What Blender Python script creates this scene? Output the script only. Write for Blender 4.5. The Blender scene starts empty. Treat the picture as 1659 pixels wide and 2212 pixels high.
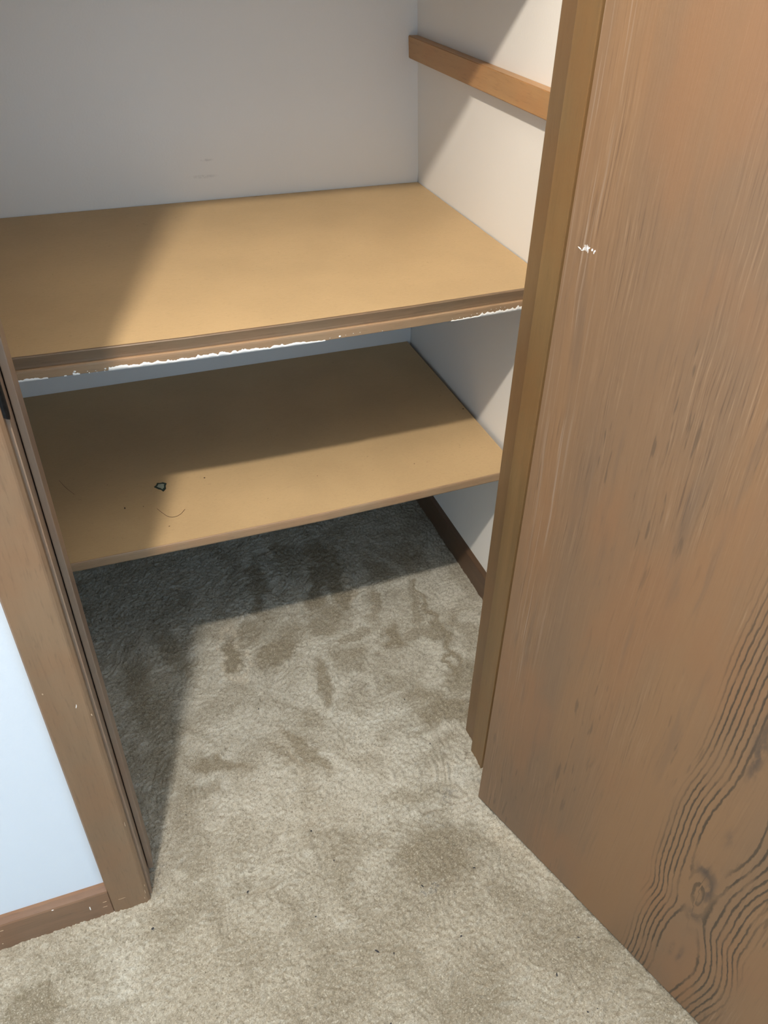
import bpy, bmesh, math, random
import numpy as np
from mathutils import Matrix, Vector

# ------------------------------------------------------------------ camera
scene = bpy.context.scene
cam_data = bpy.data.cameras.new('camera')
cam = bpy.data.objects.new('camera', cam_data)
scene.collection.objects.link(cam)
cam_data.sensor_fit = 'HORIZONTAL'
cam_data.sensor_width = 36.0
cam_data.lens = 36.0 * 1760.878 / 1659.0
cam_data.clip_start = 0.02
cam.matrix_world = Matrix((
    (0.93708664, 0.19720843, -0.28805810, -0.68258724),
    (-0.34841582, 0.57985493, -0.73646091, -0.69837477),
    (0.02179561, 0.79049168, 0.61208485, 1.24016542),
    (0, 0, 0, 1)))
scene.camera = cam

# ------------------------------------------------------------------ light
world = bpy.data.worlds.new('world')
scene.world = world
world.use_nodes = True
bg = world.node_tree.nodes['Background']
bg.inputs[0].default_value = (0.50, 0.74, 1.0, 1)
bg.inputs[1].default_value = 1.78

LAMP = (-0.955, -0.56, 2.09)
lamp_data = bpy.data.lights.new('bulb_light', 'POINT')
lamp_data.energy = 115.0
lamp_data.color = (1.0, 0.89, 0.76)
lamp_data.shadow_soft_size = 0.028
lamp_light = bpy.data.objects.new('bulb_light', lamp_data)
scene.collection.objects.link(lamp_light)
lamp_light.location = LAMP

scene.view_settings.view_transform = 'Standard'
scene.view_settings.look = 'None'
scene.view_settings.gamma = 1.0
scene.view_settings.use_curve_mapping = False
scene.view_settings.exposure = 0.0

C = scene.collection
rnd = random.Random(7)


# ------------------------------------------------------------------ helpers
def link(o, parent=None):
    C.objects.link(o)
    if parent:
        o.parent = parent
    return o


def mesh_obj(name, verts, faces, mat, parent=None, smooth=False):
    me = bpy.data.meshes.new(name)
    me.from_pydata(verts, [], faces)
    me.update()
    if smooth:
        me.polygons.foreach_set('use_smooth', [True] * len(me.polygons))
    if mat:
        me.materials.append(mat)
    return link(bpy.data.objects.new(name, me), parent)


def bm_obj(name, bm, mat, parent=None, smooth=False):
    bmesh.ops.recalc_face_normals(bm, faces=bm.faces)
    me = bpy.data.meshes.new(name)
    bm.to_mesh(me)
    bm.free()
    if smooth:
        me.polygons.foreach_set('use_smooth', [True] * len(me.polygons))
    me.materials.append(mat)
    return link(bpy.data.objects.new(name, me), parent)


def add_box(bm, x0, x1, y0, y1, z0, z1, bev=0.0, seg=2):
    r = bmesh.ops.create_cube(bm, size=1.0)
    for v in r['verts']:
        v.co = Vector((x0 + (v.co.x + .5) * (x1 - x0), y0 + (v.co.y + .5) * (y1 - y0), z0 + (v.co.z + .5) * (z1 - z0)))
    if bev > 0:
        es = list({e for v in r['verts'] for e in v.link_edges})
        bmesh.ops.bevel(bm, geom=es, offset=bev, segments=seg, affect='EDGES', profile=0.6)


def box(name, x0, x1, y0, y1, z0, z1, mat, parent=None, bev=0.0):
    bm = bmesh.new()
    add_box(bm, x0, x1, y0, y1, z0, z1, bev)
    return bm_obj(name, bm, mat, parent)


def prism(name, prof, a0, a1, axis, mat, parent=None, smooth=False):
    """closed profile extruded along an axis; prof in the two other axes, in order (x,y,z minus axis)"""
    n = len(prof)
    vs = []
    for a in (a0, a1):
        for (p, q) in prof:
            vs.append({'x': (a, p, q), 'y': (p, a, q), 'z': (p, q, a)}[axis])
    fs = [tuple(range(n)), tuple(range(2 * n - 1, n - 1, -1))]
    fs += [(i, (i + 1) % n, n + (i + 1) % n, n + i) for i in range(n)]
    bm = bmesh.new()
    bv = [bm.verts.new(v) for v in vs]
    for f in fs:
        bm.faces.new([bv[i] for i in f])
    return bm_obj(name, bm, mat, parent)


def lathe(bm, prof, origin, axis=(0, 0, 1), n=24):
    """prof: list of (r, h) along the axis"""
    ax = Vector(axis).normalized()
    u = ax.orthogonal().normalized()
    w = ax.cross(u)
    rings = []
    for r, h in prof:
        rings.append([bm.verts.new(Vector(origin) + ax * h + (u * math.cos(t) + w * math.sin(t)) * max(r, 1e-5))
                      for t in [2 * math.pi * k / n for k in range(n)]])
    for a, b in zip(rings, rings[1:]):
        for k in range(n):
            bm.faces.new((a[k], a[(k + 1) % n], b[(k + 1) % n], b[k]))
    bm.faces.new(rings[0])
    bm.faces.new(rings[-1][::-1])


def thing(name, label, cat, loc=(0, 0, 0), group=None):
    o = bpy.data.objects.new(name, None)
    o.empty_display_size = 0.05
    link(o)
    o.location = loc
    o['label'] = label
    o['category'] = cat
    if group:
        o['group'] = group
    return o


def adopt(child, parent):
    """keep world placement while parenting to an unrotated empty"""
    child.parent = parent
    child.location = -parent.location


def tag(o, label, cat, group=None):
    o['label'] = label
    o['category'] = cat
    if group:
        o['group'] = group
    return o


def struct(o, label, cat):
    o['kind'] = 'structure'
    o['label'] = label
    o['category'] = cat
    return o


# ------------------------------------------------------------------ numpy noise
def vnoise(x, y, seed=0):
    xi = np.floor(x).astype(np.int64)
    yi = np.floor(y).astype(np.int64)
    fx = x - xi
    fy = y - yi
    fx = fx * fx * (3 - 2 * fx)
    fy = fy * fy * (3 - 2 * fy)

    def h(a, b):
        n = (a * 374761393 + b * 668265263 + seed * 1274126177) & 0x7fffffff
        n = ((n ^ (n >> 13)) * 1274126177) & 0x7fffffff
        n = (n ^ (n >> 16)) & 0xffffff
        return n / float(0xffffff)
    a = h(xi, yi); b = h(xi + 1, yi); c = h(xi, yi + 1); d = h(xi + 1, yi + 1)
    return (a + (b - a) * fx) * (1 - fy) + (c + (d - c) * fx) * fy


def fbm(x, y, seed=0, octs=4):
    s = 0; a = 0.5; t = 0
    for k in range(octs):
        s = s + a * vnoise(x * 2 ** k, y * 2 ** k, seed + 17 * k)
        t += a
        a *= 0.5
    return s / t


# ------------------------------------------------------------------ materials
class NT:
    def __init__(self, name, rough=0.6, spec=0.4):
        self.m = bpy.data.materials.new(name)
        self.m.use_nodes = True
        self.t = self.m.node_tree
        self.b = self.t.nodes['Principled BSDF']
        self.b.inputs['Roughness'].default_value = rough
        self.b.inputs['Specular IOR Level'].default_value = spec
        self.co = self.t.nodes.new('ShaderNodeTexCoord').outputs['Object']

    def n(self, typ, **kw):
        nd = self.t.nodes.new(typ)
        for k, v in kw.items():
            setattr(nd, k, v)
        return nd

    def put(self, sock, v):
        if isinstance(v, bpy.types.NodeSocket):
            self.t.links.new(v, sock)
        else:
            sock.default_value = v

    def mapping(self, scale, src=None, loc=(0, 0, 0), rot=(0, 0, 0)):
        nd = self.n('ShaderNodeMapping')
        self.put(nd.inputs[0], src or self.co)
        nd.inputs['Location'].default_value = loc
        nd.inputs['Rotation'].default_value = rot
        nd.inputs['Scale'].default_value = scale
        return nd.outputs[0]

    def noise(self, vec, scale, detail=3, rough=0.5, dist=0.0):
        nd = self.n('ShaderNodeTexNoise')
        self.put(nd.inputs['Vector'], vec)
        nd.inputs['Scale'].default_value = scale
        nd.inputs['Detail'].default_value = detail
        nd.inputs['Roughness'].default_value = rough
        nd.inputs['Distortion'].default_value = dist
        return nd.outputs['Fac']

    def math(self, op, a, b=0.0, c=0.0, clamp=False):
        nd = self.n('ShaderNodeMath', operation=op, use_clamp=clamp)
        self.put(nd.inputs[0], a)
        self.put(nd.inputs[1], b)
        self.put(nd.inputs[2], c)
        return nd.outputs[0]

    def ramp(self, f, lo, hi, a=0.0, b=1.0):
        nd = self.n('ShaderNodeMapRange', interpolation_type='SMOOTHSTEP')
        self.put(nd.inputs[0], f)
        nd.inputs[1].default_value = lo
        nd.inputs[2].default_value = hi
        nd.inputs[3].default_value = a
        nd.inputs[4].default_value = b
        return nd.outputs[0]

    def mix(self, f, a, b, mode='MIX'):
        nd = self.n('ShaderNodeMix', data_type='RGBA', blend_type=mode)
        self.put(nd.inputs[0], f)
        for s, v in ((nd.inputs[6], a), (nd.inputs[7], b)):
            if isinstance(v, bpy.types.NodeSocket):
                self.t.links.new(v, s)
            else:
                s.default_value = (*v[:3], 1)
        return nd.outputs[2]

    def attr(self, name):
        nd = self.n('ShaderNodeAttribute', attribute_name=name)
        return nd.outputs['Fac']

    def bump(self, h, dist, strength=1.0):
        nd = self.n('ShaderNodeBump')
        nd.inputs['Strength'].default_value = strength
        nd.inputs['Distance'].default_value = dist
        self.put(nd.inputs['Height'], h)
        self.t.links.new(nd.outputs[0], self.b.inputs['Normal'])

    def color(self, c):
        self.put(self.b.inputs['Base Color'], c)


def srgb(r, g, b):
    f = lambda v: ((v / 255 + 0.055) / 1.055) ** 2.4 if v > 10 else v / 255 / 12.92
    return (f(r), f(g), f(b), 1)


def mat_paint(name, col, scuffs=False):
    t = NT(name, 0.75, 0.25)
    c = t.mix(t.noise(t.co, 2.2, 3), [v * 0.95 for v in col[:3]], [min(v * 1.04, 1) for v in col[:3]])
    if scuffs:
        # two faint grey rub marks low on the wall
        for (cx, cz, w, h, k) in ((-0.435, 0.793, 0.026, 0.0035, 0.22), (-0.425, 0.822, 0.012, 0.0025, 0.25)):
            m = t.mapping((1 / w, 0.0, 1 / h), loc=(-cx / w, 0, -cz / h))
            l = t.n('ShaderNodeVectorMath', operation='LENGTH')
            t.put(l.inputs[0], m)
            f = t.math('MULTIPLY', t.ramp(l.outputs['Value'], 0.2, 1.3, k, 0.0), t.ramp(t.noise(t.co, 160, 2), 0.3, 0.6))
            c = t.mix(f, c, (0.25, 0.24, 0.22))
    t.color(c)
    t.bump(t.noise(t.co, 260, 3, 0.6), 0.0005, 0.5)
    return t.m


def mat_board(name, col):
    """hardboard / particleboard shelf: fine fibrous speckle"""
    t = NT(name, 0.55, 0.35)
    dk = [v * 0.78 for v in col[:3]]
    lt = [min(v * 1.12, 1) for v in col[:3]]
    c = t.mix(t.ramp(t.noise(t.co, 7, 4), 0.3, 0.7), [v * 0.94 for v in col[:3]], [v * 1.04 for v in col[:3]])
    f = t.noise(t.mapping((1, 2.2, 1)), 170, 4, 0.65, 0.8)
    c = t.mix(t.ramp(f, 0.50, 0.72, 0, 0.38), c, dk)
    c = t.mix(t.ramp(f, 0.28, 0.44, 0.35, 0.0), c, lt)
    sp = t.noise(t.mapping((1, 1.5, 1), loc=(3, 1, 0)), 95, 2, 0.5, 1.5)
    c = t.mix(t.ramp(sp, 0.735, 0.78, 0, 0.55), c, [v * 0.35 for v in col[:3]])
    t.color(c)
    t.bump(f, 0.0005, 0.35)
    return t.m


def mat_trim(name, col, axis='z', dark=0.45, chips=0.0):
    """stained softwood trim, grain along one axis"""
    t = NT(name, 0.42, 0.45)
    sc = {'z': (1, 1, 0.07), 'x': (0.07, 1, 1), 'y': (1, 0.07, 1)}[axis]
    v = t.mapping(sc)
    base = t.mix(t.ramp(t.noise(v, 26, 4, 0.6, 0.6), 0.3, 0.7), [q * 0.88 for q in col[:3]], [q * 1.12 for q in col[:3]])
    big = t.noise(t.co, 9, 4, 0.6)
    base = t.mix(t.ramp(big, 0.35, 0.7, 0, 0.45), base, (col[0] * 1.08, col[1] * 0.86, col[2] * 0.72))
    fine = t.noise(t.mapping(tuple(3.2 if q == 1 else 0.30 for q in sc)), 95, 3, 0.65, 0.3)
    base = t.mix(t.ramp(fine, 0.52, 0.74, 0, dark), base, [q * 0.5 for q in col[:3]])
    base = t.mix(t.ramp(fine, 0.22, 0.42, dark * 0.55, 0), base, [min(q * 1.35, 1) for q in col[:3]])
    if chips:
        ch = t.noise(t.mapping(tuple(1 if q == 1 else 0.45 for q in sc), loc=(5, 2, 9)), 60, 1, 0.4)
        base = t.mix(t.ramp(ch, 0.80, 0.83, 0, chips), base, (0.72, 0.60, 0.48))
    t.color(base)
    t.bump(fine, 0.0004, 0.4)
    return t.m


def mat_plain(name, col, rough=0.5, metal=0.0, noise=0.0):
    t = NT(name, rough)
    t.b.inputs['Metallic'].default_value = metal
    c = t.mix(t.noise(t.co, 240, 3), [v * (1 - noise) for v in col[:3]], [min(v * (1 + noise), 1) for v in col[:3]])
    t.color(c)
    return t.m


WHITE_CLOSET = mat_paint('closet_wall_paint', (0.87, 0.85, 0.81), scuffs=True)
WHITE_ROOM = mat_paint('room_wall_paint', (0.645, 0.70, 0.755))
CEIL = mat_paint('ceiling_paint', (0.78, 0.77, 0.74))
BOARD = mat_board('tan_hardboard', (0.52, 0.370, 0.200))
BOARD_LOW = mat_board('tan_hardboard_lower', (0.52, 0.370, 0.200))
CASING = mat_trim('stained_casing', (0.21, 0.135, 0.078), 'z', 0.35, 0.0)
JAMB = mat_trim('stained_jamb', (0.27, 0.190, 0.130), 'z', 0.22)
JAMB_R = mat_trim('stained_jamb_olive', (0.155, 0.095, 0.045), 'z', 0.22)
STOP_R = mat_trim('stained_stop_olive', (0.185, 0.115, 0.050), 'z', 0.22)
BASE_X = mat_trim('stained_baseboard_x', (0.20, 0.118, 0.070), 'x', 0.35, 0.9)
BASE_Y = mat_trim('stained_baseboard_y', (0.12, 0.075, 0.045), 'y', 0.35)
EDGE = mat_trim('shelf_edge_wood', (0.33, 0.225, 0.135), 'x', 0.35)
EDGE_DK = mat_trim('shelf_edge_wood_dark', (0.20, 0.138, 0.085), 'x', 0.45)
CLEAT = mat_trim('cleat_wood', (0.46, 0.270, 0.120), 'y', 0.3)
PAINT = mat_plain('white_paint_drips', (0.86, 0.85, 0.82), 0.5, noise=0.03)
DARK_METAL = mat_plain('blackened_metal', (0.07, 0.075, 0.08), 0.38, 0.85, 0.5)
BRASS = mat_plain('worn_brass', (0.62, 0.42, 0.16), 0.3, 1.0, 0.05)
CHIP = mat_plain('pale_wood_chip', (0.45, 0.33, 0.22), 0.6)
LINT = mat_plain('dark_lint', (0.03, 0.03, 0.035), 0.9)


def mat_carpet():
    t = NT('beige_cut_pile_carpet', 1.0, 0.05)
    soil_shade = t.attr('soil_shade')  # tan, soiled room side, also coloured darker to offset the brighter light there
    light = t.mix(soil_shade, (0.51, 0.505, 0.445), (0.365, 0.338, 0.272))
    dark = t.mix(soil_shade, (0.255, 0.228, 0.168), (0.215, 0.188, 0.135))
    mott = t.noise(t.co, 11, 5, 0.6, 0.8)
    c = t.mix(t.ramp(mott, 0.36, 0.60, 0.55, 0.0), light, dark)
    # brushed and soiled patches, painted on the mesh as wear
    mk = t.attr('wear')
    mkn = t.math('ADD', mk, t.math('MULTIPLY', t.math('SUBTRACT', t.noise(t.co, 60, 4, 0.7), 0.5), t.math('MULTIPLY', mk, 1.1)))
    c = t.mix(t.math('MULTIPLY', mkn, 1.25, clamp=True), c, dark)
    c = t.mix(t.math('MULTIPLY', t.attr('grime'), t.ramp(t.noise(t.co, 190, 3), 0.42, 0.62, 0, 0.85)), c, (0.10, 0.11, 0.12))
    c = t.mix(t.math('MULTIPLY', t.attr('brushed'), 0.6), c, (0.60, 0.55, 0.45))
    # individual yarn tips
    f = t.noise(t.co, 430, 3, 0.75, 0.6)
    c = t.mix(t.ramp(f, 0.50, 0.70, 0, 0.62), c, (0.64, 0.61, 0.52))
    c = t.mix(t.ramp(f, 0.32, 0.46, 0.85, 0.0), c, (0.14, 0.12, 0.085))
    g = t.noise(t.co, 190, 2, 0.6)
    c = t.mix(t.ramp(g, 0.35, 0.5, 0.28, 0.0), c, (0.16, 0.14, 0.10))
    h = t.attr('depth')
    c = t.mix(t.math('MULTIPLY', h, 0.62), c, (0.13, 0.115, 0.085))
    t.color(c)
    t.b.inputs['Sheen Weight'].default_value = 0.15
    t.bump(f, 0.0016, 0.9)
    return t.m


CARPET = mat_carpet()


def mat_door():
    """flush veneer door: fine vertical fibre, pale pores, dark cathedral grain around a knot"""
    t = NT('oak_print_veneer', 0.38, 0.45)
    t.b.inputs['Roughness'].default_value = 0.42
    base = (0.188, 0.116, 0.067)
    wide = t.noise(t.mapping((1, 1, 0.16)), 6.5, 4, 0.55, 0.5)
    c = t.mix(t.ramp(wide, 0.32, 0.68), (base[0] * 0.86, base[1] * 0.90, base[2] * 0.95), (base[0] * 1.12, base[1] * 1.04, base[2] * 0.92))
    patch = t.noise(t.mapping((1, 1, 0.45), loc=(4, 0, 2)), 9, 3)
    c = t.mix(t.ramp(patch, 0.48, 0.68, 0, 0.55), c, (base[0] * 1.14, base[1] * 0.96, base[2] * 0.82))
    # slowly wandering coordinate so the fibre lines bend
    sep = t.n('ShaderNodeSeparateXYZ'); t.put(sep.inputs[0], t.co)
    wob = t.math('MULTIPLY', t.math('SUBTRACT', t.noise(t.mapping((2.2, 0, 1.0)), 2.4, 3), 0.5), 0.028)
    u = t.math('ADD', sep.outputs[0], wob)
    comb = t.n('ShaderNodeCombineXYZ'); t.put(comb.inputs[0], u); t.put(comb.inputs[2], sep.outputs[2])
    cu = comb.outputs[0]
    fib = t.noise(t.mapping((1, 1, 0.020), src=cu), 440, 4, 0.72)
    region = t.ramp(t.noise(t.mapping((1, 1, 0.28), loc=(1.3, 0, 0.7)), 11, 2), 0.40, 0.60, 0.25, 1.0)
    calm = t.attr('calm')
    quiet = t.math('SUBTRACT', 1.0, t.math('MULTIPLY', calm, 0.75))
    k = t.math('MULTIPLY', region, quiet)
    k = t.math('MULTIPLY', k, t.ramp(patch, 0.46, 0.62, 1.0, 0.35))
    c = t.mix(t.math('MULTIPLY', t.ramp(fib, 0.52, 0.68), t.math('MULTIPLY', k, 0.62)), c, (0.285, 0.190, 0.118))
    c = t.mix(t.math('MULTIPLY', t.ramp(fib, 0.34, 0.47, 1, 0), t.math('MULTIPLY', k, 0.65)), c, (0.085, 0.053, 0.034))
    # broad greyish smears between the fibres
    gr = t.noise(t.mapping((1, 1, 0.09), src=cu, loc=(7, 0, 3)), 42, 3, 0.6)
    c = t.mix(t.math('MULTIPLY', t.ramp(gr, 0.55, 0.72), t.math('MULTIPLY', quiet, 0.42)), c, (0.115, 0.08, 0.056))
    # short dark pore dashes
    dash = t.noise(t.mapping((1, 1, 0.10), src=cu, loc=(2, 0, 5)), 150, 2, 0.5)
    dmask = t.ramp(t.noise(t.mapping((1, 1, 0.35), loc=(9, 0, 1)), 10, 2), 0.48, 0.62)
    c = t.mix(t.math('MULTIPLY', t.ramp(dash, 0.60, 0.67), t.math('MULTIPLY', t.math('MULTIPLY', dmask, quiet), 0.5)), c, (0.055, 0.042, 0.030))
    # pale limed streaks near the hinge side
    ps = t.noise(t.mapping((1, 1, 0.012), src=cu, loc=(0, 0, 8)), 300, 3, 0.6)
    c = t.mix(t.math('MULTIPLY', t.ramp(ps, 0.56, 0.63), t.math('MULTIPLY', t.attr('limed'), 0.75)), c, (0.27, 0.20, 0.145))
    # cathedral grain: contour lines of the ring field
    ring = t.attr('ring')
    rn = t.math('ADD', ring, t.math('MULTIPLY', t.math('SUBTRACT', t.noise(t.mapping((1, 1, 0.22)), 26, 4, 0.55), 0.5), 0.62))
    rn = t.math('ADD', rn, t.math('MULTIPLY', t.math('SUBTRACT', t.noise(t.mapping((1, 1, 0.5)), 140, 2, 0.6), 0.5), 0.50))
    fr = t.math('FRACT', rn)
    w1 = t.ramp(fr, 0.0, 0.10)
    w2 = t.ramp(fr, 0.24, 0.42, 1, 0)
    line = t.math('MULTIPLY', w1, w2)
    brk = t.ramp(t.noise(t.mapping((1, 1, 0.2), loc=(3, 0, 3)), 60, 3), 0.34, 0.52, 0.35, 1.0)
    line = t.math('MULTIPLY', t.math('MULTIPLY', line, t.attr('cathedral')), brk)
    line = t.math('MULTIPLY', line, 0.92, clamp=True)
    c = t.mix(line, c, (0.050, 0.038, 0.026))
    bl = t.math('MULTIPLY', t.attr('blot'), t.ramp(t.noise(t.mapping((1, 1, 0.4)), 95, 3), 0.34, 0.56))
    c = t.mix(t.math('MULTIPLY', bl, 0.85, clamp=True), c, (0.058, 0.046, 0.038))
    t.color(c)
    hgt = t.math('SUBTRACT', fib, t.math('MULTIPLY', line, 0.8))
    t.bump(hgt, 0.0004, 0.5)
    return t.m


DOOR = mat_door()
DOOR_EDGE = mat_trim('door_edge_wood', (0.16, 0.095, 0.055), 'z', 0.3)

# ------------------------------------------------------------------ room shell
XL, XR, YB = -0.97, 0.004, 0.915          # closet left wall, right wall, back wall
YF, YI = 0.012, 0.130                     # room face and closet face of the front wall
JL, JR = -0.771, -0.184                   # jamb faces
HEAD, CEILZ = 2.03, 2.42


def carpet_floor():
    xs = np.concatenate([np.arange(-2.6, -1.70, 0.05), np.arange(-1.70, -1.04, 0.008), np.arange(-1.04, 0.06, 0.0024), np.arange(0.06, 1.0, 0.03)])
    ys = np.concatenate([np.arange(-2.9, -1.0, 0.05), np.arange(-1.0, -0.46, 0.008), np.arange(-0.46, 0.93, 0.0024)])
    X, Y = np.meshgrid(xs, ys)
    jx = (vnoise(X * 900, Y * 900, 3) - .5) * 0.0012
    jy = (vnoise(X * 900, Y * 900, 4) - .5) * 0.0012
    flow = fbm(X / 0.16, Y / 0.16, 41, 2) * 5.0
    tuft = vnoise((X * np.cos(flow) + Y * np.sin(flow)) / 0.0040, (-X * np.sin(flow) + Y * np.cos(flow)) / 0.0062, 11)
    tuft2 = vnoise(X / 0.0024 + 3, Y / 0.0024, 12)
    lump = fbm(X / 0.035, Y / 0.035, 13, 3)
    big = fbm(X / 0.20, Y / 0.20, 14, 2)
    Z = (tuft - .5) * 0.0054 + (tuft2 - .5) * 0.0030 + (lump - .5) * 0.0040 + (big - .5) * 0.004
    Z = Z - 0.001
    wear = np.zeros_like(X); brushed = np.zeros_like(X); grime = np.zeros_like(X)
    wx = X + (fbm(X / 0.03, Y / 0.03, 21, 3) - .5) * 0.05
    wy = Y + (fbm(X / 0.03, Y / 0.03, 22, 3) - .5) * 0.05

    def blob(arr, cx, cy, a, b, ang, k, soft=0.35):
        ca, sa = math.cos(math.radians(ang)), math.sin(math.radians(ang))
        dx, dy = wx - cx, wy - cy
        p = (dx * ca + dy * sa) / a
        q = (-dx * sa + dy * ca) / b
        d = np.sqrt(p * p + q * q)
        np.maximum(arr, k * np.clip((1 + soft - d) / (2 * soft), 0, 1), out=arr)

    for a in ((-0.335, -0.075, .072, .062, -20, .75), (-0.245, -0.20, .05, .022, -50, .45), (-0.20, -0.27, .10, .05, -40, .35),
              (-0.475, 0.185, .060, .014, -68, .85), (-0.515, 0.185, .045, .010, -55, .6), (-0.62, 0.205, .06, .014, -22, .75), (-0.665, 0.165, .03, .02, 0, .5),
              (-0.285, 0.555, .022, .07, -10, .8), (-0.325, 0.50, .03, .03, 0, .7), (-0.232, 0.385, .022, .035, 10, .95), (-0.17, 0.375, .06, .018, 5, .6),
              (-0.47, 0.43, .055, .035, 20, .8), (-0.43, 0.46, .05, .03, 50, .6), (-0.55, 0.45, .014, .055, -12, .8), (-0.40, 0.33, .015, .06, 0, .75),
              (-0.33, 0.36, .04, .03, 0, .45), (-0.20, 0.185, .065, .030, -5, .75), (-0.14, 0.25, .05, .03, 20, .6), (-0.25, 0.165, .04, .012, 10, .5),
              (-0.295, 0.66, .03, .09, 0, .85), (-0.46, 0.62, .02, .10, -10, .7), (-0.38, 0.72, .02, .06, 0, .6), (-0.955, -0.10, .06, .03, 10, .75), (-0.87, -0.14, .07, .03, 0, .4),
              (-0.715, 0.245, .03, .05, 0, .5), (-0.60, 0.33, .05, .02, 10, .3), (-0.45, -0.12, .10, .03, -30, .3), (-0.55, -0.22, .09, .04, 10, .3),
              (-0.37, -0.29, .08, .05, 30, .3), (-0.69, 0.10, .02, .09, 0, .35), (-0.30, 0.03, .10, .018, -10, .4), (-0.74, 0.42, .03, .1, 0, .6),
              (-0.66, 0.50, .02, .08, 20, .6), (-0.10, 0.60, .03, .06, 0, .4),
              (-0.50, 0.50, .05, .03, 30, .6), (-0.36, 0.47, .035, .02, -30, .6), (-0.30, 0.42, .05, .012, 20, .6), (-0.15, 0.46, .012, .09, -12, .6), (-0.19, 0.60, .03, .05, 10, .6),
              (-0.08, 0.36, .02, .05, 0, .5), (-0.27, 0.27, .03, .02, 0, .5), (-0.23, 0.22, .03, .035, 20, .65), (-0.44, 0.245, .02, .03, 20, .5), (-0.385, 0.14, .04, .012, -25, .35),
              (-0.70, 0.35, .02, .05, 0, .5), (-0.56, 0.36, .03, .015, 10, .4), (-0.345, 0.575, .02, .06, -20, .8), (-0.24, 0.50, .014, .05, -20, .6), (-0.50, 0.02, .06, .02, -30, .28)):
        blob(wear, *a)
    # curved vacuum track
    for k in range(14):
        s = k / 13
        blob(wear, -0.125 - 0.02 * s + 0.012 * math.sin(s * 3), 0.52 - 0.26 * s, .007, .016, 0, .75)
        blob(brushed, -0.255 - .02 * s, 0.62 - 0.10 * s, .005, .012, 0, .7)
        an = s * 2 * math.pi
        blob(brushed, -0.548 + .020 * math.cos(an), 0.455 + .075 * math.sin(an), .006, .012, 0, .8)
        blob(brushed, -0.505 + .0 * s, 0.24 - .1 * s, .008, .012, 0, .35)
    for a in ((-0.235, 0.0, .03, .04, 0, .5), (-0.20, -0.10, .03, .07, 20, .7), (-0.16, -0.18, .02, .06, 25, .6), (-0.255, 0.06, .03, .02, 0, .35),
              (-0.12, -0.26, .012, .08, 17, .6), (-0.55, 0.10, .12, .10, 0, .25), (-0.40, 0.10, .09, .09, 0, .25)):
        blob(brushed, *a)
    for a in ((-0.262, 0.008, .022, .012, 0, .6), (-0.245, -0.018, .012, .010, 0, .6), (-0.31, -0.02, .03, .01, -20, .35), (-0.362, -0.128, .020, .004, 10, .7),
              (-0.40, -0.075, .012, .008, 0, .3), (-0.15, -0.20, .006, .12, 17, .25), (-0.755, 0.03, .006, .03, 0, .5)):
        blob(grime, *a)
    soil_shade = np.clip((0.20 - wy + (fbm(X / 0.12, Y / 0.12, 31, 3) - .5) * 0.35) / 0.42, 0, 1)  # soil tone plus painted dimming, growing from the closet out into the room
    soil_shade = soil_shade * soil_shade * (3 - 2 * soil_shade)
    depth = np.clip((0.36 - tuft * 0.7 - tuft2 * 0.3) * 3.2, 0, 1)
    Z = Z - wear * 0.0012
    nx, ny = len(xs), len(ys)
    co = np.stack([X + jx, Y + jy, Z], -1).reshape(-1, 3).astype(np.float32)
    idx = np.arange(nx * ny).reshape(ny, nx)
    f = np.stack([idx[:-1, :-1], idx[:-1, 1:], idx[1:, 1:], idx[1:, :-1]], -1).reshape(-1, 4).astype(np.int32)
    me = bpy.data.meshes.new('carpet')
    me.vertices.add(len(co)); me.vertices.foreach_set('co', co.ravel())
    me.loops.add(f.size); me.loops.foreach_set('vertex_index', f.ravel())
    me.polygons.add(len(f)); me.polygons.foreach_set('loop_start', np.arange(0, f.size, 4, dtype=np.int32))
    me.polygons.foreach_set('use_smooth', np.ones(len(f), bool))
    me.update(calc_edges=True)
    for nm, arr in (('wear', wear), ('brushed', brushed), ('grime', grime), ('depth', depth), ('soil_shade', soil_shade)):
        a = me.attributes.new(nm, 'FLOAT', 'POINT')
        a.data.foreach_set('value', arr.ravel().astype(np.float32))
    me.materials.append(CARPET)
    return link(bpy.data.objects.new('floor', me))


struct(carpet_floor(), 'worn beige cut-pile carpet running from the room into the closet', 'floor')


def wall_with_kink():
    """closet right wall: its board leans slightly into the closet above the upper shelf"""
    y0, y1 = YI, YB + 0.10
    L = lambda z: XR - 0.0558 * max(z - 0.75, 0) if z < 1.6 else XR - 0.0558 * 0.85
    zs = [-0.02, 0.75, 1.6, CEILZ]
    prof = [(L(z), z) for z in zs] + [(0.12, CEILZ), (0.12, -0.02)]
    return prism('wall_right', prof, y0 - 0.0, y1, 'y', WHITE_CLOSET)


struct(wall_with_kink(), 'cream painted side wall of the closet, right, half in lamplight', 'wall')
struct(box('wall_back', XL - 0.1, XR - 0.001, YB, YB + 0.1, -0.02, CEILZ, WHITE_CLOSET), 'cream painted back wall of the closet behind both shelves', 'wall')
struct(box('wall_left', XL - 0.1, XL, YI, YB, -0.02, CEILZ, WHITE_CLOSET), 'cream painted closet side wall hidden left of the doorway', 'wall')

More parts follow.
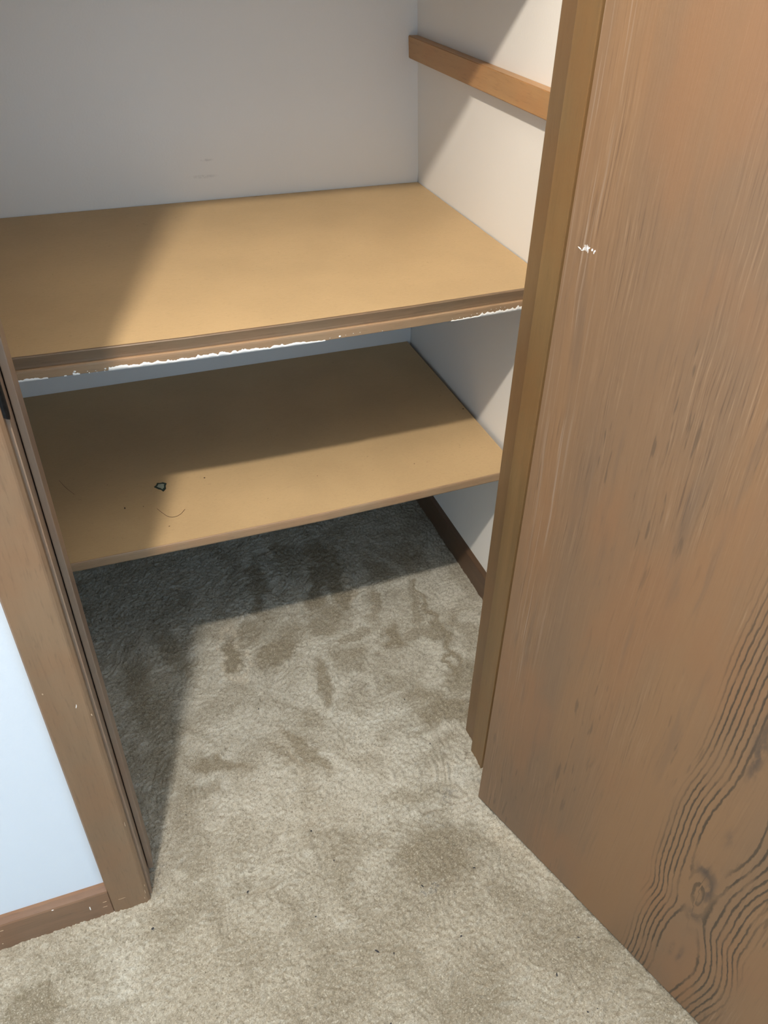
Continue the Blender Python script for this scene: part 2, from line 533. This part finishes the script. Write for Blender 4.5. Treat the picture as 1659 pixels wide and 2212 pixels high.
# front wall with the door opening: one mesh of three blocks
bm = bmesh.new()
add_box(bm, -2.6, JL - 0.018, YF, YI, -0.02, CEILZ)
add_box(bm, JR + 0.018, 1.0, YF, YI, -0.02, CEILZ)
add_box(bm, JL - 0.018, JR + 0.018, YF, YI, HEAD + 0.018, CEILZ)
struct(bm_obj('wall_front', bm, WHITE_ROOM), 'cool white painted room wall around the closet doorway', 'wall')
struct(box('ceiling', -2.6, 1.0, -2.9, YB + 0.1, CEILZ, CEILZ + 0.05, CEIL), 'plain white ceiling over room and closet', 'ceiling')
struct(box('wall_side', -2.7, -2.6, -2.9, YF, -0.02, CEILZ, WHITE_ROOM), 'white room wall far left, outside the picture', 'wall')


# ------------------------------------------------------------------ door trim
def casing(name, xo, xi, side):
    s = 1 if xi > xo else -1
    w = abs(xi - xo)
    prof = [(0, YF), (0, 0.002), (0.002, 0.0), (w - 0.006, 0.0), (w - 0.004, 0.0008), (w - 0.0005, 0.0035), (w, 0.006), (w, YF)]
    prof = [(xo + s * a, b) for a, b in prof]
    return prism(name, prof, -0.004, HEAD + 0.058, 'z', CASING)


cl = struct(casing('trim_1', -0.829, -0.7745, 1), 'flat brown wood door casing left of the closet opening', 'trim')
# small chips and dents in the casing's finish
for (cx, cz, w, h, k) in ((-0.7905, 0.466, 0.0013, 0.0075, 'w'), (-0.8205, 0.500, 0.002, 0.003, 'c'), (-0.777, 0.445, 0.0015, 0.004, 'c'),
                          (-0.779, 0.028, 0.0012, 0.010, 'c'), (-0.782, 0.012, 0.0015, 0.006, 'c'), (-0.777, 0.045, 0.001, 0.006, 'c'),
                          (-0.813, 0.030, 0.010, 0.0006, 'c'), (-0.778, 0.21, 0.001, 0.012, 'c')):
    pts = []
    for q in range(7):
        a = 2 * math.pi * q / 7
        r = 0.7 + 0.5 * rnd.random()
        pts.append((cx + w / 2 * math.cos(a) * r + (h * 0.1 if k == 'w' else 0) * math.sin(a), cz + h / 2 * math.sin(a) * r))
    prism('paint_chip' if k == 'w' else 'finish_chip', pts[::-1], -0.0003, 0.0005, 'y', PAINT if k == 'w' else CHIP, cl)

cr = struct(casing('trim_2', -0.126, -0.1805, -1), 'flat brown wood door casing right of the opening, behind the open door', 'trim')
bm = bmesh.new()
add_box(bm, -0.829, -0.126, 0.0, YF, HEAD + 0.004, HEAD + 0.058, 0.001)
struct(bm_obj('trim_3', bm, CASING), 'flat brown wood head casing above the closet opening', 'trim')

jl = struct(box('trim_4', JL - 0.018, JL, YF - 0.0005, YI, -0.004, HEAD, JAMB, bev=0.001), 'brown wood door jamb lining left of the closet opening', 'trim')
box('door_stop', JL + 0.0012, JL + 0.0085, 0.0435, 0.085, 0.013, HEAD, JAMB, jl, bev=0.0012)
jr = struct(box('trim_5', JR, JR + 0.018, YF - 0.0005, YI, -0.004, HEAD, JAMB_R, bev=0.001), 'brown wood door jamb lining beside the open door', 'trim')
box('door_stop', JR - 0.0105, JR, 0.0435, 0.085, -0.004, HEAD, STOP_R, jr, bev=0.0012)
jh = struct(box('trim_6', JL - 0.018, JR + 0.018, YF - 0.0005, YI, HEAD, HEAD + 0.018, JAMB, bev=0.001), 'brown wood head jamb above the closet opening', 'trim')
box('door_stop', JL + 0.0085, JR - 0.0105, 0.0435, 0.085, HEAD - 0.0085, HEAD, JAMB, jh)

# strike plate wrapping the front edge of the left jamb
bm = bmesh.new()
zc = 0.872
n = 12
loop = []
for (y, dx, hh) in ((0.0200, 0.0007, 0.019), (0.0150, 0.0009, 0.023), (0.0110, 0.0008, 0.024), (0.0085, 0.0002, 0.023), (0.0062, -0.0015, 0.021), (0.0046, -0.0040, 0.0185), (0.0036, -0.0065, 0.015), (0.0030, -0.0085, 0.009)):
    loop.append([(JL + dx, y, zc - hh), (JL + dx, y, zc + hh)])
vs = [[bm.verts.new(Vector(a)) for a in pr] for pr in loop]
for a, b in zip(vs, vs[1:]):
    bm.faces.new((a[0], b[0], b[1], a[1]))
r = bmesh.ops.solidify(bm, geom=bm.faces[:], thickness=0.0012)
bm_obj('strike_plate', bm, DARK_METAL, jl)

# ------------------------------------------------------------------ baseboards


def base_prof(t, h):
    return [(0, -0.004), (-t, -0.004), (-t, h - 0.011), (-t + 0.001, h - 0.008), (-t + 0.0045, h - 0.003), (-t + 0.0065, h), (0, h)]


bf = prism('baseboard_front', [(YF + a, b) for a, b in base_prof(0.0115, 0.068)], -2.6, -0.829, 'x', BASE_X)
struct(bf, 'brown wood baseboard under the white wall left of the door casing', 'baseboard')
for (cx, cz, w, h) in ((-0.858, 0.030, 0.0018, 0.010), (-0.905, 0.057, 0.003, 0.0015), (-0.976, 0.046, 0.005, 0.0015), (-0.984, 0.034, 0.006, 0.001),
                       (-0.836, 0.035, 0.006, 0.0007), (-0.838, 0.022, 0.007, 0.0007), (-0.983, 0.012, 0.002, 0.002)):
    pts = [(cx + w / 2 * math.cos(2 * math.pi * q / 6) * (0.7 + .5 * rnd.random()), cz + h / 2 * math.sin(2 * math.pi * q / 6)) for q in range(6)]
    prism('paint_chip', pts[::-1], 0.0001, 0.001, 'y', PAINT if (w, h) in ((0.0018, 0.010), (0.003, 0.0015)) else CHIP, bf)
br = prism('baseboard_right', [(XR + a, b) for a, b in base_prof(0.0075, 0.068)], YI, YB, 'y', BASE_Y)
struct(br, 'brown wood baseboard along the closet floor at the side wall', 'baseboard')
bb = prism('baseboard_back', [(YB + a, b) for a, b in base_prof(0.0075, 0.068)], XL, XR - 0.008, 'x', BASE_X)
struct(bb, 'brown wood baseboard at the back of the closet under the shelves', 'baseboard')


# ------------------------------------------------------------------ shelves
def quad_board(name, pts, z0, z1, mat, parent, bev=0.0008):
    """board from four corner points (x, y), front-left, front-right, back-right, back-left"""
    bm = bmesh.new()
    lo = [bm.verts.new((x, y, z0)) for x, y in pts]
    hi = [bm.verts.new((x, y, z1)) for x, y in pts]
    bm.faces.new(lo[::-1]); bm.faces.new(hi)
    for k in range(4):
        bm.faces.new((lo[k], lo[(k + 1) % 4], hi[(k + 1) % 4], hi[k]))
    if bev:
        bmesh.ops.bevel(bm, geom=bm.edges[:], offset=bev, segments=1, affect='EDGES')
    return bm_obj(name, bm, mat, parent)


def strip_along(name, prof, stations, mat, parent):
    """profile of (dy, dz) carried along stations (x, y, z)"""
    n = len(prof)
    bm = bmesh.new()
    rings = [[bm.verts.new((x, y + a, z + b)) for a, b in prof] for x, y, z in stations]
    for r0, r1 in zip(rings, rings[1:]):
        for k in range(n):
            bm.faces.new((r0[k], r0[(k + 1) % n], r1[(k + 1) % n], r1[k]))
    bm.faces.new(rings[0]); bm.faces.new(rings[-1][::-1])
    return bm_obj(name, bm, mat, parent)


SL = XL + 0.002
up = thing('closet_shelf', 'tan hardboard shelf, upper of the two, with grooved front edge and white paint drips', 'shelf', (-0.48, 0.60, 0.75), 'hardboard closet shelves')
st_u = [(SL, 0.343, 0.75), (-0.78, 0.341, 0.75), (-0.573, 0.334, 0.75), (-0.40, 0.334, 0.75), (-0.236, 0.337, 0.75), (-0.053, 0.345, 0.75), (0.002, 0.347, 0.75)]
adopt(quad_board('board', [(x, y + 0.0042) for x, y, z in st_u] + [(0.002, 0.9125), (SL, 0.9125)], 0.7334, 0.7500, BOARD, None, 0), up)
adopt(strip_along('edge_band', [(0.0041, -0.0001), (0.0004, 0.0001), (-0.0004, -0.0010), (0.0000, -0.0035), (0.0008, -0.0085), (0.0013, -0.0130), (0.0012, -0.0165), (0.0041, -0.0165)], st_u, EDGE_DK, None), up)
adopt(strip_along('front_rail', [(0.018, -0.0170), (-0.0015, -0.0168), (-0.0032, -0.0178), (-0.0034, -0.0200), (-0.0026, -0.0310), (-0.0010, -0.0322), (0.018, -0.0322)], st_u, EDGE, None), up)
box_cl = box('wall_cleat', -0.016, 0.0035, 0.372, 0.9140, 0.6985, 0.7325, CLEAT)
adopt(box_cl, up)


def ysta(x):
    for a, b in zip(st_u, st_u[1:]):
        if a[0] <= x <= b[0]:
            return a[1] + (b[1] - a[1]) * (x - a[0]) / (b[0] - a[0])
    return st_u[-1][1]


# runs of white paint along the rail's bottom edge
bm = bmesh.new()


def h_drip(x):
    px = 400 + (x + 0.575) / 0.000683
    if px < 140:
        h = 2.6
    elif px < 185:
        h = 1.5 * (rnd.random() > .7)
    elif px < 200:
        h = 3.2
    elif px < 252:
        h = 0.9 * (rnd.random() > .4)
    elif px < 560:
        h = 4.8
    elif px < 640:
        h = 4.2 - (px - 560) * .012
    elif px < 690:
        h = 2.8 - (px - 640) * .03
    elif px < 980:
        h = 0.0
    elif px < 1050:
        h = 1.0 + (px - 980) * .02
    else:
        h = 3.4 + (px - 1050) * .03
    return h


xs = np.arange(-0.805, -0.03, 0.0011)
n1 = fbm(xs / 0.0045, xs * 0, 5, 3); n2 = vnoise(xs / 0.03, xs * 0 + 4, 6)
prev = None
for k, x in enumerate(xs):
    h = h_drip(x)
    h = h * (0.05 + 1.35 * n1[k] + 0.40 * n2[k]) * 0.001 if h > 0 else 0
    if h < 0.0006:
        prev = None
        continue
    y = ysta(x)
    zb = 0.75 - 0.0318
    fy = lambda z: y - 0.0034 + 0.0008 * (0.73 - z) / 0.011
    row = [bm.verts.new((x, y - 0.0006, 0.75 - 0.0326)), bm.verts.new((x, fy(zb) - 0.0006, zb - 0.0004)), bm.verts.new((x, fy(zb + h * .6) - 0.0009, zb + h * .6)), bm.verts.new((x, fy(zb + h) - 0.0001, zb + h))]
    if prev:
        for a in range(3):
            bm.faces.new((prev[a], row[a], row[a + 1], prev[a + 1]))
    prev = row
for px, zz, rr in ((722, 3.5, 1.7), (700, 3, .6), (752, 5, .7), (767, 5, .6), (735, 4, .5), (818, 2, .6), (984, 4, .5), (1002, 4, .6), (1012, 2, .9), (1031, 5, .6), (1045, 6, .7), (1058, 6, .6), (1080, 9, .8), (1093, 9, .7), (1104, 10, .9), (1115, 9, .8), (190, 5, 1.6), (213, 3, .6), (228, 2.4, .6), (246, 3.5, 1.3)):
    x = -0.575 + (px - 400) * 0.000683
    z = 0.75 - 0.0318 + zz * 0.001
    bmesh.ops.create_icosphere(bm, subdivisions=1, radius=rr * 0.001, matrix=Matrix.Translation((x, ysta(x) - 0.0030, z)) @ Matrix.Diagonal((1.2, 0.5, 0.9, 1)))
me_o = bm_obj('paint_drips', bm, PAINT, None, smooth=True)
me_o['kind'] = 'stuff'
me_o['label'] = 'chipped white paint along the bottom of the front rail'
adopt(me_o, up)

# lower shelf: stops a few millimetres short of the side wall
Z1 = 0.3919
lo = thing('closet_shelf', 'tan hardboard shelf, lower of the two, shadowed at the back and plain edged', 'shelf', (-0.48, 0.62, Z1), 'hardboard closet shelves')
st_l = [(SL, 0.354, Z1), (-0.79, 0.3545, Z1), (-0.58, 0.3525, Z1), (-0.38, 0.3520, Z1), (-0.20, 0.357, Z1), (-0.045, 0.3625, Z1), (-0.004, 0.364, Z1)]
adopt(quad_board('board', [(x, y + 0.0020) for x, y, z in st_l] + [(-0.0055, 0.9145), (SL, 0.9145)], Z1 - 0.0165, Z1, BOARD_LOW, None, 0), lo)
adopt(strip_along('edge_band', [(0.0020, 0.0001), (0.0010, 0.0002), (0.0002, -0.0008), (-0.0002, -0.004), (-0.0002, -0.0145), (0.0008, -0.0168), (0.0020, -0.0168)], st_l, EDGE, None), lo)
adopt(box('wall_cleat', -0.016, 0.0035, 0.400, 0.9140, Z1 - 0.051, Z1 - 0.0175, CLEAT), lo)

# shelf above the picture, same kind: its front edge throws the slanting shadow on the side wall
top = thing('closet_shelf', 'tan hardboard shelf high in the closet above the picture', 'shelf', (-0.48, 0.60, 1.28), 'hardboard closet shelves')
adopt(quad_board('board', [(SL, 0.338), (-0.028, 0.338), (-0.028, 0.9125), (SL, 0.9125)], 1.265, 1.282, BOARD, None, 0.0005), top)
adopt(box('edge_band', SL, -0.028, 0.334, 0.338, 1.2652, 1.2818, EDGE, bev=0.0006), top)

# bare cleat on the side wall
cu = bmesh.new()
lean = lambda z: XR - 0.0558 * (z - 0.75)
vs = []
for y in (0.30, 0.9145):
    vs += [(lean(1.0145) - 0.0190, y, 1.0145), (lean(1.0145) + 0.0002, y, 1.0145), (lean(0.977) + 0.0002, y, 0.977), (lean(0.977) - 0.0185, y, 0.977)]
bv = [cu.verts.new(v) for v in vs]
for f in ((0, 1, 2, 3), (7, 6, 5, 4), (0, 4, 5, 1), (1, 5, 6, 2), (2, 6, 7, 3), (3, 7, 4, 0)):
    cu.faces.new([bv[i] for i in f])
bmesh.ops.bevel(cu, geom=cu.edges[:], offset=0.0012, segments=2, affect='EDGES')
ck = bm_obj('shelf_cleat', cu, CLEAT)
tag(ck, 'bare orange-brown wooden cleat on the closet side wall above the upper shelf', 'cleat')

# ------------------------------------------------------------------ door
DX, DY = 0.3036926, -0.95277007
door = thing('door_1', 'brown wood-veneer flush door standing open on the right', 'door', (-0.226, -0.010, 0.006))
door['kind'] = 'structure'
door.rotation_euler = (0, 0, math.atan2(DY, DX))
DW, DT, DH = 0.578, 0.0348, 2.015


def door_leaf():
    us = np.concatenate([[0, 0.0012], np.linspace(0.004, 0.62 * DW, 74)[1:], np.linspace(0.30, 0.50, 101), np.linspace(0.51, DW, 12)])
    us = np.unique(np.round(us, 4))
    vz = np.unique(np.round(np.concatenate([np.arange(0, 0.75, 0.004), np.arange(0.75, 1.30, 0.02), np.linspace(1.3, DH, 12)]), 4))
    U, V = np.meshgrid(us, vz)
    ax = 0.372 - 0.016 * np.clip(V - 0.2, 0, 1) + 0.004 * np.sin(V * 17)
    d = U - ax
    # ring count grows outward from a plain heart; lines crowd towards the sides
    ad = np.abs(d)
    side = np.where(d < 0, 0.060, 0.070)
    q = ad / side
    heart = 0.22 + 0.16 * np.exp(-((V - 0.38) / 0.07) ** 2) + 0.14 * np.exp(-((V - 0.10) / 0.06) ** 2) - 0.08 * np.exp(-((V - 0.19) / 0.03) ** 2)
    heart = heart * (1 - np.clip((V - 0.50) / 0.25, 0, 0.7))
    qq = np.clip(q - heart, 0, None)
    ring = 8.6 * qq ** 1.15 - 0.2
    kd = np.sqrt((d / 0.017) ** 2 + ((V - 0.238) / 0.050) ** 2)
    ring = ring + 2.3 * np.exp(-kd ** 2)
    ring = ring + 0.5 * np.exp(-((V - 0.25) / 0.09) ** 2) * np.sign(d)
    cath = np.clip((1.22 - q) / 0.30, 0, 1) * np.clip((q - heart * 0.85) / 0.12, 0, 1)
    cath = np.maximum(cath, np.exp(-kd ** 2) * 0.9)
    cath = cath * np.clip((0.86 - V) / 0.25, 0, 1)
    cath = np.where(q < 1.3, cath, 0)
    # pockets of solid dark grain: above the knot, beside it and high in the heart
    blot = 1.0 * np.exp(-((d + 0.002) / 0.011) ** 2 - ((V - 0.287) / 0.012) ** 2)
    blot += 1.0 * np.exp(-((d - 0.011) / 0.005) ** 2 - ((V - 0.258) / 0.028) ** 2)
    blot += 0.8 * np.exp(-((d - 0.004) / 0.010) ** 2 - ((V - 0.196) / 0.008) ** 2)
    blot += 0.45 * np.exp(-((d - 0.002) / 0.006) ** 2 - ((V - 0.372) / 0.016) ** 2)
    blot += 0.95 * np.exp(-((d + 0.010) / (0.004 + 0.005 * np.clip(V - .46, 0, .08) / .08)) ** 2 - ((V - 0.520) / 0.050) ** 4)
    blot += 0.7 * np.exp(-((d + 0.006) / 0.003) ** 2 - ((V - 0.095) / 0.014) ** 2)
    blot += 0.7 * np.exp(-((d - 0.006) / 0.0035) ** 2 - ((V - 0.098) / 0.020) ** 2)
    calm = np.exp(-((U - 0.27) / 0.09) ** 2) * np.clip((0.55 - V) / 0.3, 0, 1) + np.exp(-(ad / 0.055) ** 2) * np.clip((0.7 - V) / .2, 0, 1)
    calm = np.clip(calm + np.clip((0.009 + 0.01 * vnoise(V * 4, U * 0, 3) - U) / 0.004, 0, 1), 0, 1)
    limed = np.clip(1 - np.abs(U - 0.028 - 0.012 * np.sin(V * 4)) / 0.035, 0, 1) * np.clip((V - 0.22) / 0.2, 0, 1)
    attrs = {'ring': ring, 'cathedral': cath, 'blot': np.clip(blot, 0, 1.2), 'calm': calm, 'limed': limed}
    nx, ny = len(us), len(vz)
    front = [(u, 0.0, v) for v in vz for u in us]
    faces = []
    for j in range(ny - 1):
        for i in range(nx - 1):
            a = j * nx + i
            faces.append((a, a + 1, a + nx + 1, a + nx))
    verts = list(front)
    n0 = len(verts)
    # perimeter carried back to the other face
    per = [i for i in range(nx)] + [j * nx + nx - 1 for j in range(1, ny)] + [(ny - 1) * nx + i for i in range(nx - 2, -1, -1)] + [j * nx for j in range(ny - 2, 0, -1)]
    for k in per:
        u, _, v = verts[k]
        verts.append((u, DT, v))
    m = len(per)
    for k in range(m):
        faces.append((per[(k + 1) % m], per[k], n0 + k, n0 + (k + 1) % m))
    faces.append(tuple(n0 + k for k in range(m))[::-1])
    o = mesh_obj('leaf', verts, faces, DOOR, door)
    me = o.data
    for nm, arr in attrs.items():
        a = me.attributes.new(nm, 'FLOAT', 'POINT')
        full = np.zeros(len(verts), np.float32)
        full[:n0] = arr.ravel()
        a.data.foreach_set('value', full)
    me.materials.append(DOOR_EDGE)
    nf = (nx - 1) * (ny - 1)
    for k in range(nf, nf + m):
        me.polygons[k].material_index = 1
    return o


door_leaf()
# white scuff and finish scratches on the closet-side face
bm = bmesh.new()
for (u, v, w, h, a) in ((0.0165, 0.9595, .0045, .0012, -20), (0.0205, 0.9585, .0045, .0011, 25), (0.0232, 0.9615, .0010, .006, 12), (0.0252, 0.962, .0010, .0075, 10), (0.0275, 0.9625, .0035, .0014, 30),
                        (0.0268, 0.961, .0009, .007, 10), (0.0318, 0.962, .0022, .003, 0), (0.0345, 0.9605, .0009, .004, 0), (0.0355, 0.962, .0013, .0024, 0), (0.0215, 0.9605, .0014, .0028, -30)):
    ca, sa = math.cos(math.radians(a)), math.sin(math.radians(a))
    pts = []
    for q in range(6):
        t_ = 2 * math.pi * q / 6
        x, z = w / 2 * math.cos(t_) * (.7 + .5 * rnd.random()), h / 2 * math.sin(t_) * (.7 + .5 * rnd.random())
        pts.append((u + x * ca - z * sa, v - 0.006 + x * sa + z * ca))
    f0 = [bm.verts.new((x, -0.0003, z)) for x, z in pts]
    f1 = [bm.verts.new((x, 0.0002, z)) for x, z in pts]
    bm.faces.new(f0); bm.faces.new(f1[::-1])
    for k in range(6):
        bm.faces.new((f0[k], f0[(k + 1) % 6], f1[(k + 1) % 6], f1[k]))
o = bm_obj('paint_scuff', bm, PAINT, door)
o['label'] = 'small white paint scuff near the hinge side'
# knobs, both faces (outside the picture)
for s, y0 in ((-1, 0.0), (1, DT)):
    bm = bmesh.new()
    lathe(bm, [(0.032, 0), (0.032, 0.004), (0.024, 0.008), (0.012, 0.012), (0.011, 0.030), (0.020, 0.036), (0.027, 0.046), (0.027, 0.056), (0.018, 0.064), (0, 0.066)], (DW - 0.06, y0, 0.875), (0, s, 0))
    bm_obj('knob', bm, BRASS, door, smooth=True)
for hz in (0.20, 1.02, 1.80):
    bm = bmesh.new()
    lathe(bm, [(0.0005, -0.048), (0.004, -0.046), (0.005, -0.044), (0.005, 0.044), (0.004, 0.046), (0.0005, 0.048)], (-0.004, DT + 0.003, hz), (0, 0, 1), 12)
    add_box(bm, -0.0015, 0.0, DT - 0.030, DT + 0.002, hz - 0.044, hz + 0.044)
    bm_obj('hinge', bm, BRASS, door)

# ------------------------------------------------------------------ ceiling lamp (above the picture)
lamp = thing('ceiling_lamp', 'bare-bulb ceiling lamp with white holder hanging from the room ceiling', 'lamp', (LAMP[0], LAMP[1], CEILZ))
bm = bmesh.new()
lathe(bm, [(0.055, 0), (0.055, -0.012), (0.030, -0.022), (0.008, -0.026), (0.006, -0.15), (0.020, -0.155), (0.021, -0.205), (0.017, -0.212)], (0, 0, 0), (0, 0, 1))
bm_obj('lamp_holder', bm, mat_plain('lamp_white', (0.8, 0.8, 0.78), 0.4), lamp, smooth=True)
bm = bmesh.new()
lathe(bm, [(0.013, -0.212), (0.013, -0.235), (0.016, -0.262), (0.022, -0.278), (0.018, -0.290)], (0, 0, 0), (0, 0, 1))
bm_obj('bulb_neck', bm, mat_plain('bulb_white', (0.9, 0.88, 0.82), 0.3), lamp, smooth=True)
lamp_light.parent = lamp
lamp_light.location = (0, 0, LAMP[2] - CEILZ)

# ------------------------------------------------------------------ small debris
# pale flake with dark green rim on the lower shelf
fx, fy, fz = -0.629, 0.5165, Z1
rim = [(-0.0110, 0.0010), (-0.0070, 0.0032), (-0.0045, 0.0070), (0.0005, 0.0060), (0.0055, 0.0062), (0.0110, 0.0035), (0.0085, -0.0005), (0.0080, -0.0055), (0.0045, -0.0085), (0.0020, -0.0100), (-0.0010, -0.0060), (-0.0050, -0.0040)]
GREEN = mat_plain('dark_green_paint', (0.018, 0.035, 0.028), 0.6)
FLK = mat_plain('pale_green_flake', (0.30, 0.34, 0.28), 0.6, noise=0.05)
fl = thing('paint_flake', 'pale grey-green paint flake with a dark rim lying on the lower shelf', 'flake', (fx, fy, fz))
bm = bmesh.new()
rim = [(a, b * 1.65) for a, b in rim]
inn = [(a * 0.66, b * 0.66 + 0.0002) for a, b in rim]
o0 = [bm.verts.new((a, b, 0.0)) for a, b in rim]; o1 = [bm.verts.new((a, b, 0.0012)) for a, b in rim]
i1 = [bm.verts.new((a, b, 0.0014)) for a, b in inn]; i0 = [bm.verts.new((a, b, 0.0)) for a, b in inn]
m = len(rim)
for k in range(m):
    l = (k + 1) % m
    bm.faces.new((o0[k], o0[l], o1[l], o1[k])); bm.faces.new((o1[k], o1[l], i1[l], i1[k])); bm.faces.new((i1[k], i1[l], i0[l], i0[k])); bm.faces.new((i0[k], i0[l], o0[l], o0[k]))
bm_obj('rim', bm, GREEN, fl)
bm = bmesh.new()
a0 = [bm.verts.new((a * .98, b * .98, 0.0)) for a, b in inn]; a1 = [bm.verts.new((a * .98, b * .98, 0.0009)) for a, b in inn]
bm.faces.new(a0[::-1]); bm.faces.new(a1)
for k in range(m):
    bm.faces.new((a0[k], a0[(k + 1) % m], a1[(k + 1) % m], a1[k]))
bm_obj('flake_face', bm, FLK, fl)


def strand(name, pts, r, mat):
    cd = bpy.data.curves.new(name, 'CURVE')
    cd.dimensions = '3D'
    sp = cd.splines.new('BEZIER')
    sp.bezier_points.add(len(pts) - 1)
    for b, q in zip(sp.bezier_points, pts):
        b.co = q
        b.handle_left_type = b.handle_right_type = 'AUTO'
    sp.resolution_u = 6
    cd.bevel_depth = r
    cd.bevel_resolution = 1
    dg = bpy.data.objects.new(name, cd)
    C.objects.link(dg)
    bpy.context.view_layer.update()
    me = bpy.data.meshes.new_from_object(dg)
    bpy.data.objects.remove(dg)
    me.materials.clear(); me.materials.append(mat)
    return link(bpy.data.objects.new(name, me))


HAIR = mat_plain('brown_hair', (0.09, 0.055, 0.03), 0.6)
zt = Z1 + 0.0006
tag(strand('hair_strand', [(-0.644, 0.454, zt), (-0.636, 0.437, zt), (-0.628, 0.425, zt), (-0.619, 0.422, zt), (-0.611, 0.425, zt), (-0.600, 0.437, zt)], 0.00035, HAIR),
    'curved dark hair lying near the front of the lower shelf', 'hair')
tag(strand('hair_strand', [(-0.794, 0.590, zt), (-0.785, 0.566, zt), (-0.772, 0.540, zt)], 0.00022, HAIR),
    'straight faint dark hair lying near the left end of the lower shelf', 'hair')


def speck(name, x, y, z, s, mat, label, group):
    bm = bmesh.new()
    bmesh.ops.create_icosphere(bm, subdivisions=1, radius=1.0)
    sx, sy = s * (0.7 + 0.9 * rnd.random()), s * (0.4 + 0.5 * rnd.random())
    a = rnd.random() * math.pi
    for v in bm.verts:
        k = 0.8 + 0.4 * rnd.random()
        X, Y = v.co.x * sx * k, v.co.y * sy * k
        v.co = (X * math.cos(a) - Y * math.sin(a), X * math.sin(a) + Y * math.cos(a), v.co.z * s * 0.35)
    o = bm_obj(name, bm, mat)
    o.location = (x, y, z)
    tag(o, label, 'speck', group)
    return o


for (x, y, s) in ((-0.695, 0.473, 0.0022), (-0.665, 0.468, 0.0013), (-0.552, 0.518, 0.0018), (-0.632, 0.40, .0012), (-0.36, 0.46, .0012), (-0.011, 0.592, 0.0022), (-0.18, 0.44, .0012)):
    speck('crumb', x, y, Z1 + s * 0.3, s, HAIR, 'tiny dark crumb lying on the lower hardboard shelf', 'crumbs on the lower shelf')
for (x, y, s) in ((-0.267, 0.230, .0022), (-0.500, 0.108, .0018), (-0.512, 0.027, .0024), (-0.453, -0.200, .0028), (-0.475, -0.189, .0034), (-0.286, -0.121, .0022), (-0.186, -0.272, .0026),
                  (-0.243, -0.307, .0024), (-0.227, -0.365, .0028), (-0.350, -0.211, .0022), (-0.633, -0.038, .0022), (-0.778, -0.045, .0024), (-0.492, -0.034, .0020), (-0.545, -0.110, .0018),
                  (-0.375, -0.121, .0026), (-0.490, -0.285, .0024), (-0.212, -0.366, .0018), (-0.32, 0.30, .0016), (-0.26, 0.12, .0018), (-0.70, 0.125, .0016), (-0.535, 0.30, .0018), (-0.47, 0.52, .0018)):
    speck('lint_speck', x, y, 0.0016, s * 0.8, LINT, 'tiny dark lint speck caught in the beige carpet', 'lint specks on the carpet')
